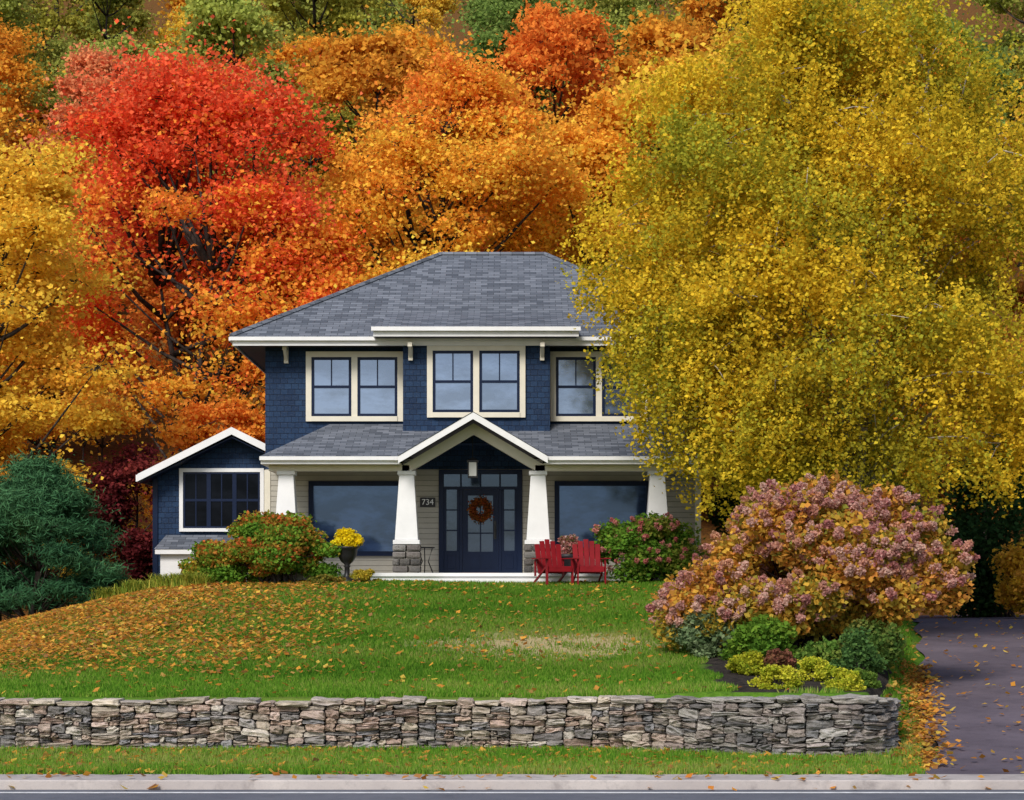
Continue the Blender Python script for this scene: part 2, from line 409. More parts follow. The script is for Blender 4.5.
def split(s0,s1,z0,z1):
    w,h=s1-s0,z1-z0
    if (h<.052) or (h<.135 and w<h*R.uniform(1.7,4.6) and R.random()<.78) or (h<.085 and w<.42 and R.random()<.5):
        if w>.46:
            k=R.uniform(.3,.7); split(s0,s0+w*k,z0,z1); split(s0+w*k,s1,z0,z1); return
        rects.append((s0,s1,z0,z1)); return
    if w>h*3.0:
        k=R.uniform(.3,.7); split(s0,s0+w*k,z0,z1); split(s0+w*k,s1,z0,z1)
    else:
        k=R.choice((R.uniform(.25,.42),R.uniform(.58,.75))); split(s0,s1,z0,z0+h*k); split(s0,s1,z0+h*k,z1)
s=5.
while s<Ltot-.01:
    w=min(R.uniform(.5,1.3),Ltot-s); split(s,s+w,0,1*.715); s+=w
caps=[]; s=5.
while s<Ltot-.05:
    w=min(R.uniform(.18,.55),Ltot-s); caps.append((s,s+w,.715+R.uniform(-.005,.012),.80+R.uniform(-.025,.025))); s+=w
sv=[];sf=[];sc=[]
def addstone(s0,s1,z0,z1,dep,proud,cap=False):
    g=.004; sm=(s0+s1)/2; hs=(s1-s0)/2-g; zm=(z0+z1)/2; hz=(z1-z0)/2-g*.4
    T=TV.copy()
    sk=R.uniform(-.35,.35)*min(1,hz/hs*2); sk2=R.uniform(-.14,.14); sk3=R.uniform(-.32,.32)
    off=Vector((R.uniform(0,99),R.uniform(0,99),R.uniform(0,99)))
    zt=wtop(sm)/.80; xr,_=path_eval(min(sm,Ltot))
    b=len(sv); tilt=R.uniform(-.035,.035); tiz=R.uniform(-.02,.02)
    c=np.array(R.choice(CP if cap else SP))*R.uniform(.65,1.1)
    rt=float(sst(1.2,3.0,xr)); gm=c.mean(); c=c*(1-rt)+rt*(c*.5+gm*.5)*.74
    for q in T:
        u,v,w=q
        nz=noise.noise(Vector((u*1.6,v*1.6,w*1.6))+off); nz2=noise.noise(Vector((u*4,v*4,w*4))+off)
        hh=1+sk3*u
        ss=sm+u*hs*(1+sk2*w)+ .018*nz2+.016*nz; zz=zm+(w*hh+sk*u*.6)*hz+.022*nz*min(1,hz/.05)
        env=math.sin(math.pi*min(1,max(0,zz/.72)))
        zz+=.030*env*math.sin(ss*2.1+2.)+.016*env*math.sin(ss*5.3)
        dd=v*dep+(-1 if v<0 else 0)*(.05*nz+.026*nz2+tilt*u+tiz*w)
        zw=zz*zt*1.0+.07*(1-zz/.8)
        p,t=frame(ss); nx_,ny_=t[1],-t[0]
        off_=(.25-dep+proud) - dd if not cap else (proud-dd)
        sv.append((p[0]+nx_*off_,p[1]+ny_*off_,zw)); sc.append((*c,1))
    for f in TF: sf.append([b+k for k in f])
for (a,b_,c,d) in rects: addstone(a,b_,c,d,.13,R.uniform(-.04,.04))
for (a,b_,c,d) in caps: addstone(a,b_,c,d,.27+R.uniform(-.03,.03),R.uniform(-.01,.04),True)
wl=empty('stone_wall',(-2,27.5,.05),'low dry-stacked fieldstone retaining wall along the lawn','stone wall')
me=bpy.data.meshes.new('stones'); me.from_pydata(sv,[],sf); me.update()
a=me.attributes.new('col','FLOAT_COLOR','POINT'); a.data.foreach_set('color',np.array(sc,dtype=np.float32).ravel())
link(me,'stonework','stone',wl,smooth=False)
b=MB(); prev=None
for k in range(0,121):
    s=4.9+(Ltot-.05-4.9)*k/120; p,t=frame(s); nx_,ny_=t[1],-t[0]; zt=wtop(s)-.1
    A=[(p[0]+nx_*o_,p[1]+ny_*o_,z_) for o_,z_ in((.14,-.05),(.14,zt),(-.18,zt),(-.18,-.05))]
    if prev:
        for j in range(4): b.poly(prev[j],A[j],A[(j+1)%4],prev[(j+1)%4])
    prev=A
b.build('wall_core','mulchcore',wl)

# ------------------------------------------------------------------ house
H=empty('house',(-.7,47,2.4),'navy shingled two-storey house with hipped grey roof and columned porch','house')
XL,XR=-5.8,4.42; YF=47.; YB=56.
MB().box(XL,XR,YF,YB,2.2,5.139).build('lower_wall','lap',H,label='beige lap-sided ground floor wall')
MB().box(XL,XR,YF,YB,5.141,8.0).build('upper_wall','navy',H,label='navy shingle upper wall')
MB().box(XL-.02,XR+.02,YF-.02,YB,1.6,2.2).build('foundation','mulchcore',H)
MB().box(-2.53,.88,46.4,47.02,5.7,8.1).build('bay_wall','navy',H)
b=MB()
for x0,x1 in((XL-.02,XL+.12),(XR-.12,XR+.02)): b.box(x0,x1,46.975,47.1,2.2,5.12)
b.box(XL-.02,XR+.02,46.97,47.05,2.2,2.4)
b.build('corner_board','cream',H)
ex0,ex1,ey0,ey1,ez=-6.5,5.12,46.27,56.73,8.165
rA,rB,rz=(-1.85,51.5),( .85,51.5),10.93
b=MB()
A=(ex0,ey0,ez);B=(ex1,ey0,ez);C=(ex1,ey1,ez);D=(ex0,ey1,ez);P=(rA[0],rA[1],rz);Q=(rB[0],rB[1],rz)
b.poly(A,B,Q,P);b.poly(B,C,Q);b.poly(C,D,P,Q);b.poly(D,A,P)
roof=b.build('roof','roof',H)
b=MB(); up=Vector((0,0,.01))
for p,q in((P,Q),(A,P),(B,Q),(C,Q),(D,P)):
    b.tube([Vector(p)+up,Vector(q)+up],[.07,.07],6)
b.build('ridge_cap','roof',roof)
b=MB(); t=.035
b.box(ex0+.03,ex1-.03,ey0+.03,ey0+.03+t,7.96,8.15)
b.box(ex0+.03,ex1-.03,ey1-.03-t,ey1-.03,7.96,8.15)
b.box(ex0+.03,ex0+.03+t,ey0+.07,ey1-.07,7.96,8.15); b.box(ex1-.03-t,ex1-.03,ey0+.07,ey1-.07,7.96,8.15)
b.box(ex0-.03,ex1+.03,ey0-.06,ey0+.027,8.07,8.155)
b.box(ex0-.06,ex0+.027,ey0+.03,ey1,8.07,8.155)
b.build('fascia','white',roof)
b=MB()
b.box(ex0+.07,ex1-.07,ey0+.07,YF-.002,8.003,8.02); b.box(ex0+.07,XL-.003,YF,ey1-.07,8.003,8.02); b.box(XR+.003,ex1-.07,YF,ey1-.07,8.003,8.02)
b.build('soffit','soffit',roof)
bx0,bx1=-3.2,1.55
b=MB()
a0=(bx0,45.77,8.33);a1=(bx1,45.77,8.33);c1=(bx1-.35,47.9,8.97);c0=(bx0+.35,47.9,8.97)
b.poly(a0,a1,c1,c0); b.poly((bx0,46.9,8.33),a0,c0); b.poly(a1,(bx1,46.9,8.33),c1)
br=b.build('bay_roof','roof',H)
b=MB(); b.box(bx0+.02,bx1-.02,45.80,45.84,8.11,8.32); b.box(bx0-.02,bx1+.02,45.70,45.798,8.23,8.322)
b.box(bx0+.02,bx0+.06,45.842,46.9,8.11,8.32); b.box(bx1-.06,bx1-.02,45.842,46.9,8.11,8.32)
b.build('fascia','white',br)
MB().box(bx0+.063,bx1-.063,45.843,46.6,8.115,8.135).build('soffit','soffit',br)
for bx,by in((-5.3,46.96),(-2.35,46.36),(.7,46.36)):
    b=MB()
    b.box(bx-.05,bx+.05,by-.05,by+.03,7.62,8.0); b.box(bx-.05,bx+.05,by-.40,by-.052,7.9,8.0)
    b.hexa([(bx-.035,by-.05,7.68),(bx+.035,by-.05,7.68),(bx+.035,by-.05,7.76),(bx-.035,by-.05,7.76)],[(bx-.035,by-.38,7.9),(bx+.035,by-.38,7.9),(bx+.035,by-.30,7.93),(bx-.035,by-.30,7.93)])
    b.build('eave_bracket','cream',H)

def window(x0,x1,z0,z1,y,sash,trim=.13,tmat='cream',glass='glass',gap=.14,rows=2,mun=1,low_mun=0,ft=.065):
    b=MB(); yo=y-.06
    b.box(x0,x0+trim,yo,y+.02,z0,z1); b.box(x1-trim,x1,yo,y+.02,z0,z1)
    b.box(x0+trim,x1-trim,yo,y+.02,z1-trim,z1); b.box(x0+trim,x1-trim,yo-.03,y+.02,z0,z0+trim*.9)
    iw=(x1-x0-2*trim-gap*(sash-1))/sash
    if gap>.05:
        for k in range(1,sash):
            xx=x0+trim+k*iw+(k-1)*gap; b.box(xx,xx+gap,yo+.003,y+.02,z0+trim*.9,z1-trim)
    w=b.build('window',tmat,H)
    f=MB(); g=MB(); t=ft
    for k in range(sash):
        a=x0+trim+k*(iw+gap); c=a+iw; zb=z0+trim*.9; zt=z1-trim
        f.box(a,a+t,y-.045,y+.01,zb,zt); f.box(c-t,c,y-.045,y+.01,zb,zt)
        f.box(a+t,c-t,y-.045,y+.01,zb,zb+t); f.box(a+t,c-t,y-.045,y+.01,zt-t,zt)
        if rows==2:
            zm=zb+(zt-zb)*.5; f.box(a+t,c-t,y-.042,y+.01,zm-.03,zm+.03)
            for q in range(1,mun+1):
                xm=a+(c-a)*q/(mun+1); f.box(xm-.014,xm+.014,y-.038,y+.01,zm+.03,zt-t)
            for q in range(1,low_mun+1):
                xm=a+(c-a)*q/(low_mun+1); f.box(xm-.014,xm+.014,y-.038,y+.01,zb+t,zm-.03)
        g.box(a+t,c-t,y-.02,y-.005,zb+t,zt-t)
    f.build('frame','navytrim',w); g.build('pane',glass,w)
    return w
window(-4.84,-2.56,6.26,7.90,YF,2)
window(-1.97,.31,6.30,7.98,46.4,2)
window(.90,3.18,6.26,7.90,YF,2)
window(-4.78,-2.56,3.10,4.86,YF,1,trim=.05,tmat='navytrim',rows=1,glass='glassl')
window(1.0,3.26,3.10,4.86,YF,1,trim=.05,tmat='navytrim',rows=1,glass='glassl')

# porch
b=MB()
b.poly((-5.6,44.38,5.27),(-2.45,44.38,5.27),(-.86,46.99,6.2),(-4.28,46.99,6.2)); b.poly((-5.6,46.99,5.27),(-5.6,44.38,5.27),(-4.28,46.99,6.2))
b.poly((.73,44.38,5.27),(4.25,44.38,5.27),(2.95,46.99,6.2),(-.86,46.99,6.2)); b.poly((4.25,44.38,5.27),(4.25,46.99,5.27),(2.95,46.99,6.2))
gx=-.86; gz=6.235; sl=.59; foot=1.65
b.poly((gx-foot,44.05,gz-sl*foot),(gx,44.05,gz),(gx,46.99,gz),(gx-1.60,44.38,gz-sl*1.60),(gx-foot,44.38,gz-sl*foot))
b.poly((gx,44.05,gz),(gx+foot,44.05,gz-sl*foot),(gx+foot,44.38,gz-sl*foot),(gx+1.60,44.38,gz-sl*1.60),(gx,46.99,gz))
pr=b.build('porch_roof','roof',H)
b=MB()
b.box(-5.58,-2.50,44.41,44.45,5.10,5.262); b.box(.78,4.23,44.41,44.45,5.10,5.262)
b.box(-5.60,-2.50,44.33,44.408,5.18,5.264); b.box(.78,4.25,44.33,44.408,5.18,5.264)
b.box(-5.58,-5.54,44.452,46.98,5.10,5.262); b.box(4.19,4.23,44.452,46.98,5.10,5.262)
def chevron(b,dz0,dz1,y0,y1,ft):
    b.prism([(gx-ft,gz-sl*ft-dz0),(gx,gz-dz0),(gx,gz-dz1),(gx-ft,gz-sl*ft-dz1)],y0,y1)
    b.prism([(gx,gz-dz0),(gx+ft,gz-sl*ft-dz0),(gx+ft,gz-sl*ft-dz1),(gx,gz-dz1)],y0,y1)
chevron(b,.012,.165,44.07,44.12,foot)
b.build('fascia','white',pr,recalc=True)
b=MB(); chevron(b,.20,.44,44.80,45.06,1.60)
b.box(-5.45,-2.30,44.80,45.08,4.97,5.098); b.box(.52,4.1,44.80,45.08,4.97,5.098)
b.box(-2.47,-2.25,45.09,46.98,4.98,5.25); b.box(.475,.695,45.09,46.98,4.98,5.25)
b.box(-5.45,-5.25,45.09,46.98,4.98,5.10); b.box(3.9,4.1,45.09,46.98,4.98,5.10)
b.build('porch_beam','cream',H,recalc=True)
MB().box(-5.53,-2.47,44.46,46.98,5.101,5.12).build('porch_ceiling','cream',H)
MB().box(.70,4.18,44.46,46.98,5.101,5.12).build('porch_ceiling','cream',H)
b=MB(); chevron(b,.05,.10,44.13,46.98,1.60); b.build('gable_ceiling','soffit',H,recalc=True)
def column(cx):
    b=MB(); cy=44.94; top=4.968; bot=3.32
    w0,w1=.26,.165
    b.hexa([(cx-w0,cy-w0,bot+.10),(cx+w0,cy-w0,bot+.10),(cx+w0,cy+w0,bot+.10),(cx-w0,cy+w0,bot+.10)],[(cx-w1,cy-w1,top-.09),(cx+w1,cy-w1,top-.09),(cx+w1,cy+w1,top-.09),(cx-w1,cy+w1,top-.09)])
    b.box(cx-.205,cx+.205,cy-.205,cy+.205,top-.088,top); b.box(cx-.30,cx+.30,cy-.30,cy+.30,bot,bot+.098)
    c=b.build('column','white',H,bevel=.008)
    me=bpy.data.meshes.new('pier'); v=[];f=[];cc=[]
    rr=random.Random(int(cx*100)+1000)
    for lay in range(4):
        z0=2.69+lay*.157; xx=-.32
        while xx<.319:
            w=min(rr.uniform(.14,.36),.32-xx)
            if .32-(xx+w)<.08: w=.32-xx
            bb=len(v); c0=np.array(rr.choice(SP))*rr.uniform(.22,.45); c0=c0*.3+c0.mean()*.7
            for q in TV: v.append((cx+xx+w/2+q[0]*(w/2-.004),cy+q[1]*.32+rr.uniform(-.006,.006),z0+.078+q[2]*.074)); cc.append((*c0,1))
            for ff in TF: f.append([bb+k for k in ff])
            xx+=w
    me.from_pydata(v,[],f); me.update(); at=me.attributes.new('col','FLOAT_COLOR','POINT'); at.data.foreach_set('color',np.array(cc,dtype=np.float32).ravel())
    link(me,'pier','stone',c)
for cx in(-5.06,-2.36,.585,3.26): column(cx)
b=MB(); b.box(-5.5,4.0,44.5,46.97,2.60,2.68); b.box(-5.48,3.98,44.55,46.9,2.2,2.598)
b.box(-1.6,.55,44.16,44.49,2.40,2.53)
b.build('porch_deck','white',H,bevel=.005)
D=MB(); y=YF
D.box(-1.72,-1.60,y-.05,y+.02,2.69,5.13); D.box(.12,.24,y-.05,y+.02,2.69,5.13); D.box(-1.60,.12,y-.05,y+.02,5.02,5.13)
D.box(-1.60,.12,y-.045,y+.02,4.66,4.73)
D.box(-1.235,-1.165,y-.045,y+.02,2.69,4.66); D.box(-.315,-.245,y-.045,y+.02,2.69,4.66)
for a,c in((-1.60,-1.235),(-.245,.12)):
    D.box(a,c,y-.035,y+.02,2.69,3.22); D.box(a,a+.06,y-.035,y+.02,3.22,4.66); D.box(c-.06,c,y-.035,y+.02,3.22,4.66)
    for zz in(3.70,4.18): D.box(a+.06,c-.06,y-.032,y+.02,zz-.015,zz+.015)
    D.box(a+.08,c-.08,y-.045,y-.036,2.80,3.12)
for xx in(-1.2,-.74,-.28): D.box(xx-.02,xx+.02,y-.035,y+.02,4.73,5.02)
door=D.build('door','navytrim',H,bevel=.004)
l=MB(); a,c=-1.163,-.317
l.box(a,a+.13,y-.03,y+.01,2.70,4.655); l.box(c-.13,c,y-.03,y+.01,2.70,4.655); l.box(a+.13,c-.13,y-.03,y+.01,4.52,4.655)
l.box(a+.13,c-.13,y-.03,y+.01,2.70,3.20); l.box(a+.18,-.76,y-.04,y-.031,2.80,3.10); l.box(-.72,c-.18,y-.04,y-.031,2.80,3.10)
l.box(-.755,-.725,y-.028,y+.01,3.20,4.52)
for zz in(3.62,4.06): l.box(a+.13,c-.13,y-.027,y+.01,zz,zz+.03)
l.build('door_leaf','navytrim',door)
g=MB(); g.box(a+.13,c-.13,y-.015,y-.004,3.20,4.52)
for a_,c_ in((-1.54,-1.295),(-.185,.06)): g.box(a_,c_,y-.015,y-.004,3.22,4.66)
g.box(-1.60,.12,y-.016,y-.004,4.73,5.02)
g.build('pane','glasse',door)
hh=MB(); hh.tube([(-.40,y-.08,3.55),(-.40,y-.09,3.72),(-.40,y-.08,3.86)],[.014,.014,.014]); hh.box(-.43,-.37,y-.06,y-.03,3.5,3.92)
hh.build('handle','black',door)
b=MB(); lx,ly=-.89,45.3; b.tube([(lx,ly,6.05),(lx,ly,5.28)],[.012,.012])
b.box(lx-.13,lx+.13,ly-.13,ly+.13,5.20,5.23); b.box(lx-.11,lx+.11,ly-.11,ly+.11,4.84,4.865)
for sx in(-1,1):
    for sy in(-1,1): b.box(lx+sx*.10-.012,lx+sx*.10+.012,ly+sy*.10-.012,ly+sy*.10+.012,4.865,5.20)
b.hexa([(lx-.13,ly-.13,5.23),(lx+.13,ly-.13,5.23),(lx+.13,ly+.13,5.23),(lx-.13,ly+.13,5.23)],[(lx-.03,ly-.03,5.30),(lx+.03,ly-.03,5.30),(lx+.03,ly+.03,5.30),(lx-.03,ly+.03,5.30)])
lan=b.build('porch_lantern','black',H); MB().box(lx-.085,lx+.085,ly-.085,ly+.085,4.88,5.19).build('lamp_glass','lampglass',lan)
nb=MB().box(-2.16,-1.80,46.955,46.975,4.25,4.47).build('house_number','black',H,bevel=.004)
cu=bpy.data.curves.new('t','FONT'); cu.body='734'; cu.size=.19; cu.align_x='CENTER'; cu.align_y='CENTER'; cu.extrude=.006
to=bpy.data.objects.new('t',cu); col.objects.link(to); bpy.context.view_layer.update()
me=bpy.data.meshes.new_from_object(to.evaluated_get(bpy.context.evaluated_depsgraph_get()))
bpy.data.objects.remove(to)
me.transform(Matrix.Translation((-1.98,46.947,4.36))@Matrix.Rotation(math.pi/2,4,'X'))
me.materials.clear(); link(me,'number_lettering','white',nb)
wing=MB().prism([(-8.57,1.6),(-5.81,1.6),(-5.81,5.55),(-6.65,5.96),(-8.57,5.02)],48.,54.).build('wing_wall','navy',H,recalc=True)
b=MB(); ax,az=-6.65,6.16; wx0=-8.88; wz0=az-.5*(ax-wx0)
b.prism([(wx0,wz0),(ax,az),(-5.81,5.75),(-5.81,5.66),(ax,az-.09),(wx0,wz0-.09)],47.46,54.2)
wr=b.build('wing_roof','roof',H,recalc=True)
b=MB(); b.prism([(wx0,wz0+.005),(ax,az+.005),(ax,az-.17),(wx0,wz0-.17)],47.40,47.455); b.prism([(ax,az+.005),(-5.82,5.755),(-5.82,5.58),(ax,az-.17)],47.40,47.455)
b.box(wx0-.05,wx0-.01,47.46,54.2,wz0-.17,wz0-.01)
b.build('fascia','white',wr,recalc=True)
MB().prism([(wx0+.04,wz0-.18),(ax,5.94),(-5.83,5.54),(-5.83,5.52),(ax,5.92),(wx0+.04,wz0-.20)],47.47,47.99).build('soffit','navytrim',wr,recalc=True)
window(-7.98,-5.95,3.70,5.22,48.,3,trim=.09,tmat='white',gap=.0,glass='glassd',rows=2,mun=1,low_mun=1,ft=.05)
b=MB(); b.box(-8.62,-8.5,47.96,48.02,2.2,5.0); b.build('corner_board','navytrim',H)
b=MB(); b.poly((-8.46,47.25,3.27),(-6.0,47.25,3.27),(-6.15,47.99,3.62),(-8.3,47.99,3.62)); b.poly((-8.46,47.99,3.27),(-8.46,47.25,3.27),(-8.3,47.99,3.62))
sk=b.build('skirt_roof','roof',H)
b=MB(); b.box(-8.44,-6.0,47.27,47.31,3.15,3.262); b.box(-8.44,-8.4,47.312,47.98,3.15,3.262); b.build('fascia','white',sk)
MB().box(-8.34,-6.1,47.42,47.98,1.6,3.17).build('annex_wall','white',H)

# ------------------------------------------------------------------ wreath, urn, pot, chairs
wr_=empty('door_wreath',(-.74,46.93,4.18),'round autumn wreath of twigs and berries hanging on the front door','wreath')
b=MB()
for k in range(5):
    pts=[]; ph=random.uniform(0,6)
    for i_ in range(33):
        a=i_/32*2*math.pi; rr=.215+.022*math.sin(a*5+ph); pts.append((-.74+rr*math.cos(a),46.91+.018*math.cos(a*7+ph),4.18+rr*math.sin(a)))
    b.tube(pts,[.013]*33,5)
b.build('twig_ring','brown',wr_)
n=2200; th=rng.uniform(0,6.283,n); rr=.20+rng.normal(0,.045,n)
P=np.stack([-.74+rr*np.cos(th),46.89+rng.normal(0,.025,n),4.18+rr*np.sin(th)],1)
me=fast_mesh('wreath_leaves',leafverts(P,.05,rng),4,pal([(.05,.05,.02),(.28,.05,.02),(.48,.15,.03),(.10,.06,.02)],rng.uniform(0,1,n))); link(me,'wreath_leaves','leaf',wr_)

def blob(name,label,cat,loc,rx,ry,h,stops,n,ls,seed,stem='bark',z0=.05,leafn='foliage',asp=.75,flat=.4,mat='leaf',lob=18,group=None,flowers=None,lean=(0,0),lsz=(.22,.38),extra=None):
    rg=np.random.default_rng(seed)
    e=empty(name,(0,0,0),label,cat,group)
    lobes=[]
    for k in range(lob):
        th=rg.uniform(0,6.283); t=rg.uniform(0,1); r_=math.sqrt(rg.uniform(.05,1))*.72
        pr_=math.sin(math.pi*(t*.72+.24))**.6
        lobes.append((np.array([rx*r_*pr_*math.cos(th)+lean[0]*t,ry*r_*pr_*math.sin(th)+lean[1]*t,z0+.12*h+(h-z0-.12*h)*t*.86]),rg.uniform(*lsz)))
    for q in (extra or []): lobes.append((np.array(q[:3]),q[3]))
    lob=len(lobes)
    P=[];T=[];br=MB()
    for c,rf in lobes:
        m_=n//lob; d=rg.normal(size=(m_,3)); d/=np.linalg.norm(d,axis=1)[:,None]; r_=rg.uniform(0,1,m_)**.4*rg.uniform(.85,1.25,m_)
        R3=np.array([rx*rf,ry*rf,h*rf*.62]); pp=c+d*r_[:,None]*R3; pp=pp[pp[:,2]>0.02]
        P.append(pp); T.append(rg.uniform(0,.55)+rg.uniform(0,.5,len(pp))*1.)
        a=Vector((rx*.12*rg.normal(),ry*.12*rg.normal(),-.05)); m1=a.lerp(Vector(c),.5)+Vector((0,0,.1*h))
        br.tube([a,m1,Vector(c)],[.02*h**.5+.006,.012,.005],5)
    P=np.concatenate(P); T=np.concatenate(T)
    C=pal(stops,T)*rg.uniform(.75,1.2,len(P))[:,None]
    me=fast_mesh(leafn,leafverts(P,ls,rg,asp,flat),4,C); link(me,leafn,mat,e,world=False)
    br.build('stems',stem,e,world=False,uv=False)
    if flowers:
        fn,fstops,fr,fl,per=flowers; Q=[];QC=[]
        for k in range(fn):
            c,rf=lobes[k%lob]; d=rg.normal(size=3); d[2]=abs(d[2])*.8-.1; d[1]-=.5; d/=np.linalg.norm(d)
            p=c+d*np.array([rx*rf,ry*rf,h*rf*.62])*rg.uniform(.85,1.1)
            if p[2]<.15: continue
            ax_=d+np.array([0,0,.1]); ax_/=np.linalg.norm(ax_)
            u_=rg.uniform(0,1,per); q=rg.normal(size=(per,3)); q/=np.linalg.norm(q,axis=1)[:,None]
            Q.append(p+ax_*(u_[:,None]*fl)+q*(fr*(1-u_*.6))[:,None]*rg.uniform(.6,1,(per,1)))
            t=rg.uniform(0,1); QC.append(pal(fstops,np.full(per,t)+rg.normal(0,.08,per))*rg.uniform(.8,1.15,per)[:,None])
        Q=np.concatenate(Q);QC=np.concatenate(QC)
        me=fast_mesh('flower_heads',leafverts(Q,fr*.45,rg,1.,.2),4,QC); link(me,'flower_heads','leaf',e,world=False)
    e.location=loc; return e

ux,uy=-3.62,43.9; uz=g1(ux,uy)
ue=empty('urn_planter',(ux,uy,uz),'black pedestal urn standing on the lawn by the porch','planter')
b=MB(); b.lathe([(.19,0),(.19,.06),(.11,.10),(.06,.18),(.055,.34),(.08,.37),(.055,.40),(.14,.48),(.21,.60),(.23,.74),(.27,.77),(.27,.80),(.23,.80),(.20,.74)],ux,uy,uz-.01,20)
b.build('urn','black',ue,smooth=True)
blob('chrysanthemum_plant','round yellow chrysanthemum growing in a black urn','flowers',(ux,uy,uz+.74),.40,.36,.42,[(.14,.20,.02),(.85,.62,.01),(.94,.74,.02),(.96,.84,.05)],8000,.045,5,lob=24,z0=.0)
px_,py_=1.25,45.0
pe=empty('flower_pot',(px_,py_,2.68),'dark round pot on the porch filled with flowers','planter'); b=MB(); b.lathe([(.14,0),(.20,.35),(.22,.36),(.22,.42),(.19,.42),(.18,.36)],px_,py_,2.682,18); b.build('pot','terracotta',pe,smooth=True)
blob('potted_flowers','white and pink flowers growing in a dark pot','flowers',(px_,py_,3.06),.40,.28,.46,[(.05,.12,.02),(.08,.18,.03),(.6,.2,.2),(.85,.75,.7)],2600,.05,6,lob=12,z0=0.)
te=empty('porch_table',(-1.98,45.6,2.68),'small dark metal side table beside the front door','table')
b=MB(); b.lathe([(.22,0),(.22,.03)],-1.98,45.6,3.25,18); b.build('table_top','black',te)
for k in range(3):
    a=k*2.09+.5; MB().tube([(-1.98+.20*math.cos(a),45.6+.2*math.sin(a),2.682),(-1.98+.08*math.cos(a),45.6+.08*math.sin(a),2.95),(-1.98+.18*math.cos(a),45.6+.18*math.sin(a),3.25)],[.014]*3,6).build('leg','black',te)
dm=MB().box(-1.2,-.3,46.2,46.8,2.682,2.70).build('doormat','brown',None,bevel=.004); settop(dm,'brown doormat lying before the front door','doormat')

def chair(loc,rot,label):
    e=empty('adirondack_chair',(0,0,0),label,'chair','red garden chairs by the porch')
    b=MB()
    BX=Matrix.Translation((0,.20,.26))@Matrix.Rotation(-math.radians(15),4,'X')
    for k in range(5):
        u=(k-2); w=.112; x0=u*.118; hgt=.78-.04*abs(u)**1.4
        s0=len(b.v); b.box(x0-w/2,x0+w/2,-.012,.012,0,hgt)
        b.xf(BX@Matrix.Rotation(math.radians(u*.8),4,'Y'),s0)
    s0=len(b.v); b.box(-.29,.29,.014,.04,.12,.19); b.box(-.27,.27,.014,.04,.52,.58); b.xf(BX,s0)
    b.build('backrest','red',e,world=False,bevel=.004)
    b=MB()
    for k in range(6):
        yy=-.34+k*.098; zz=.40-(yy+.34)*.26; b.box(-.27,.27,yy,yy+.085,zz-.012,zz+.012)
    b.box(-.27,.27,-.365,-.345,.29,.40)
    b.build('seat','red',e,world=False,bevel=.003)
    for sx in(-1,1):
        b=MB(); x=sx*.34
        b.hexa([(x-.07,-.42,.57),(x+.07,-.42,.57),(x+.05,.34,.57),(x-.05,.34,.57)],[(x-.07,-.42,.595),(x+.07,-.42,.595),(x+.05,.34,.595),(x-.05,.34,.595)])
        b.build('armrest','red',e,world=False,bevel=.004)
        b=MB(); x=sx*.30; b.box(x-.014,x+.014,-.36,-.26,0,.568); b.build('leg','red',e,world=False,bevel=.003)
        b=MB(); x=sx*.285
        b.hexa([(x-.014,.50,0),(x+.014,.50,0),(x+.014,.62,0),(x-.014,.62,0)],[(x-.014,-.26,.385),(x+.014,-.26,.385),(x+.014,-.20,.40),(x-.014,-.20,.40)])
        b.build('leg','red',e,world=False,recalc=True)
        b=MB(); x=sx*.33; b.box(x-.012,x+.012,.24,.31,.20,.568); b.build('arm_support','red',e,world=False)
    e.location=loc; e.rotation_euler=(0,0,rot); return e
chair((.92,43.75,g1(.92,43.75)-.01),math.radians(22),'red slatted garden chair on the lawn, turned toward its neighbour')
chair((1.68,43.6,g1(1.68,43.6)-.01),math.radians(8),'red slatted garden chair beside the pink shrub')

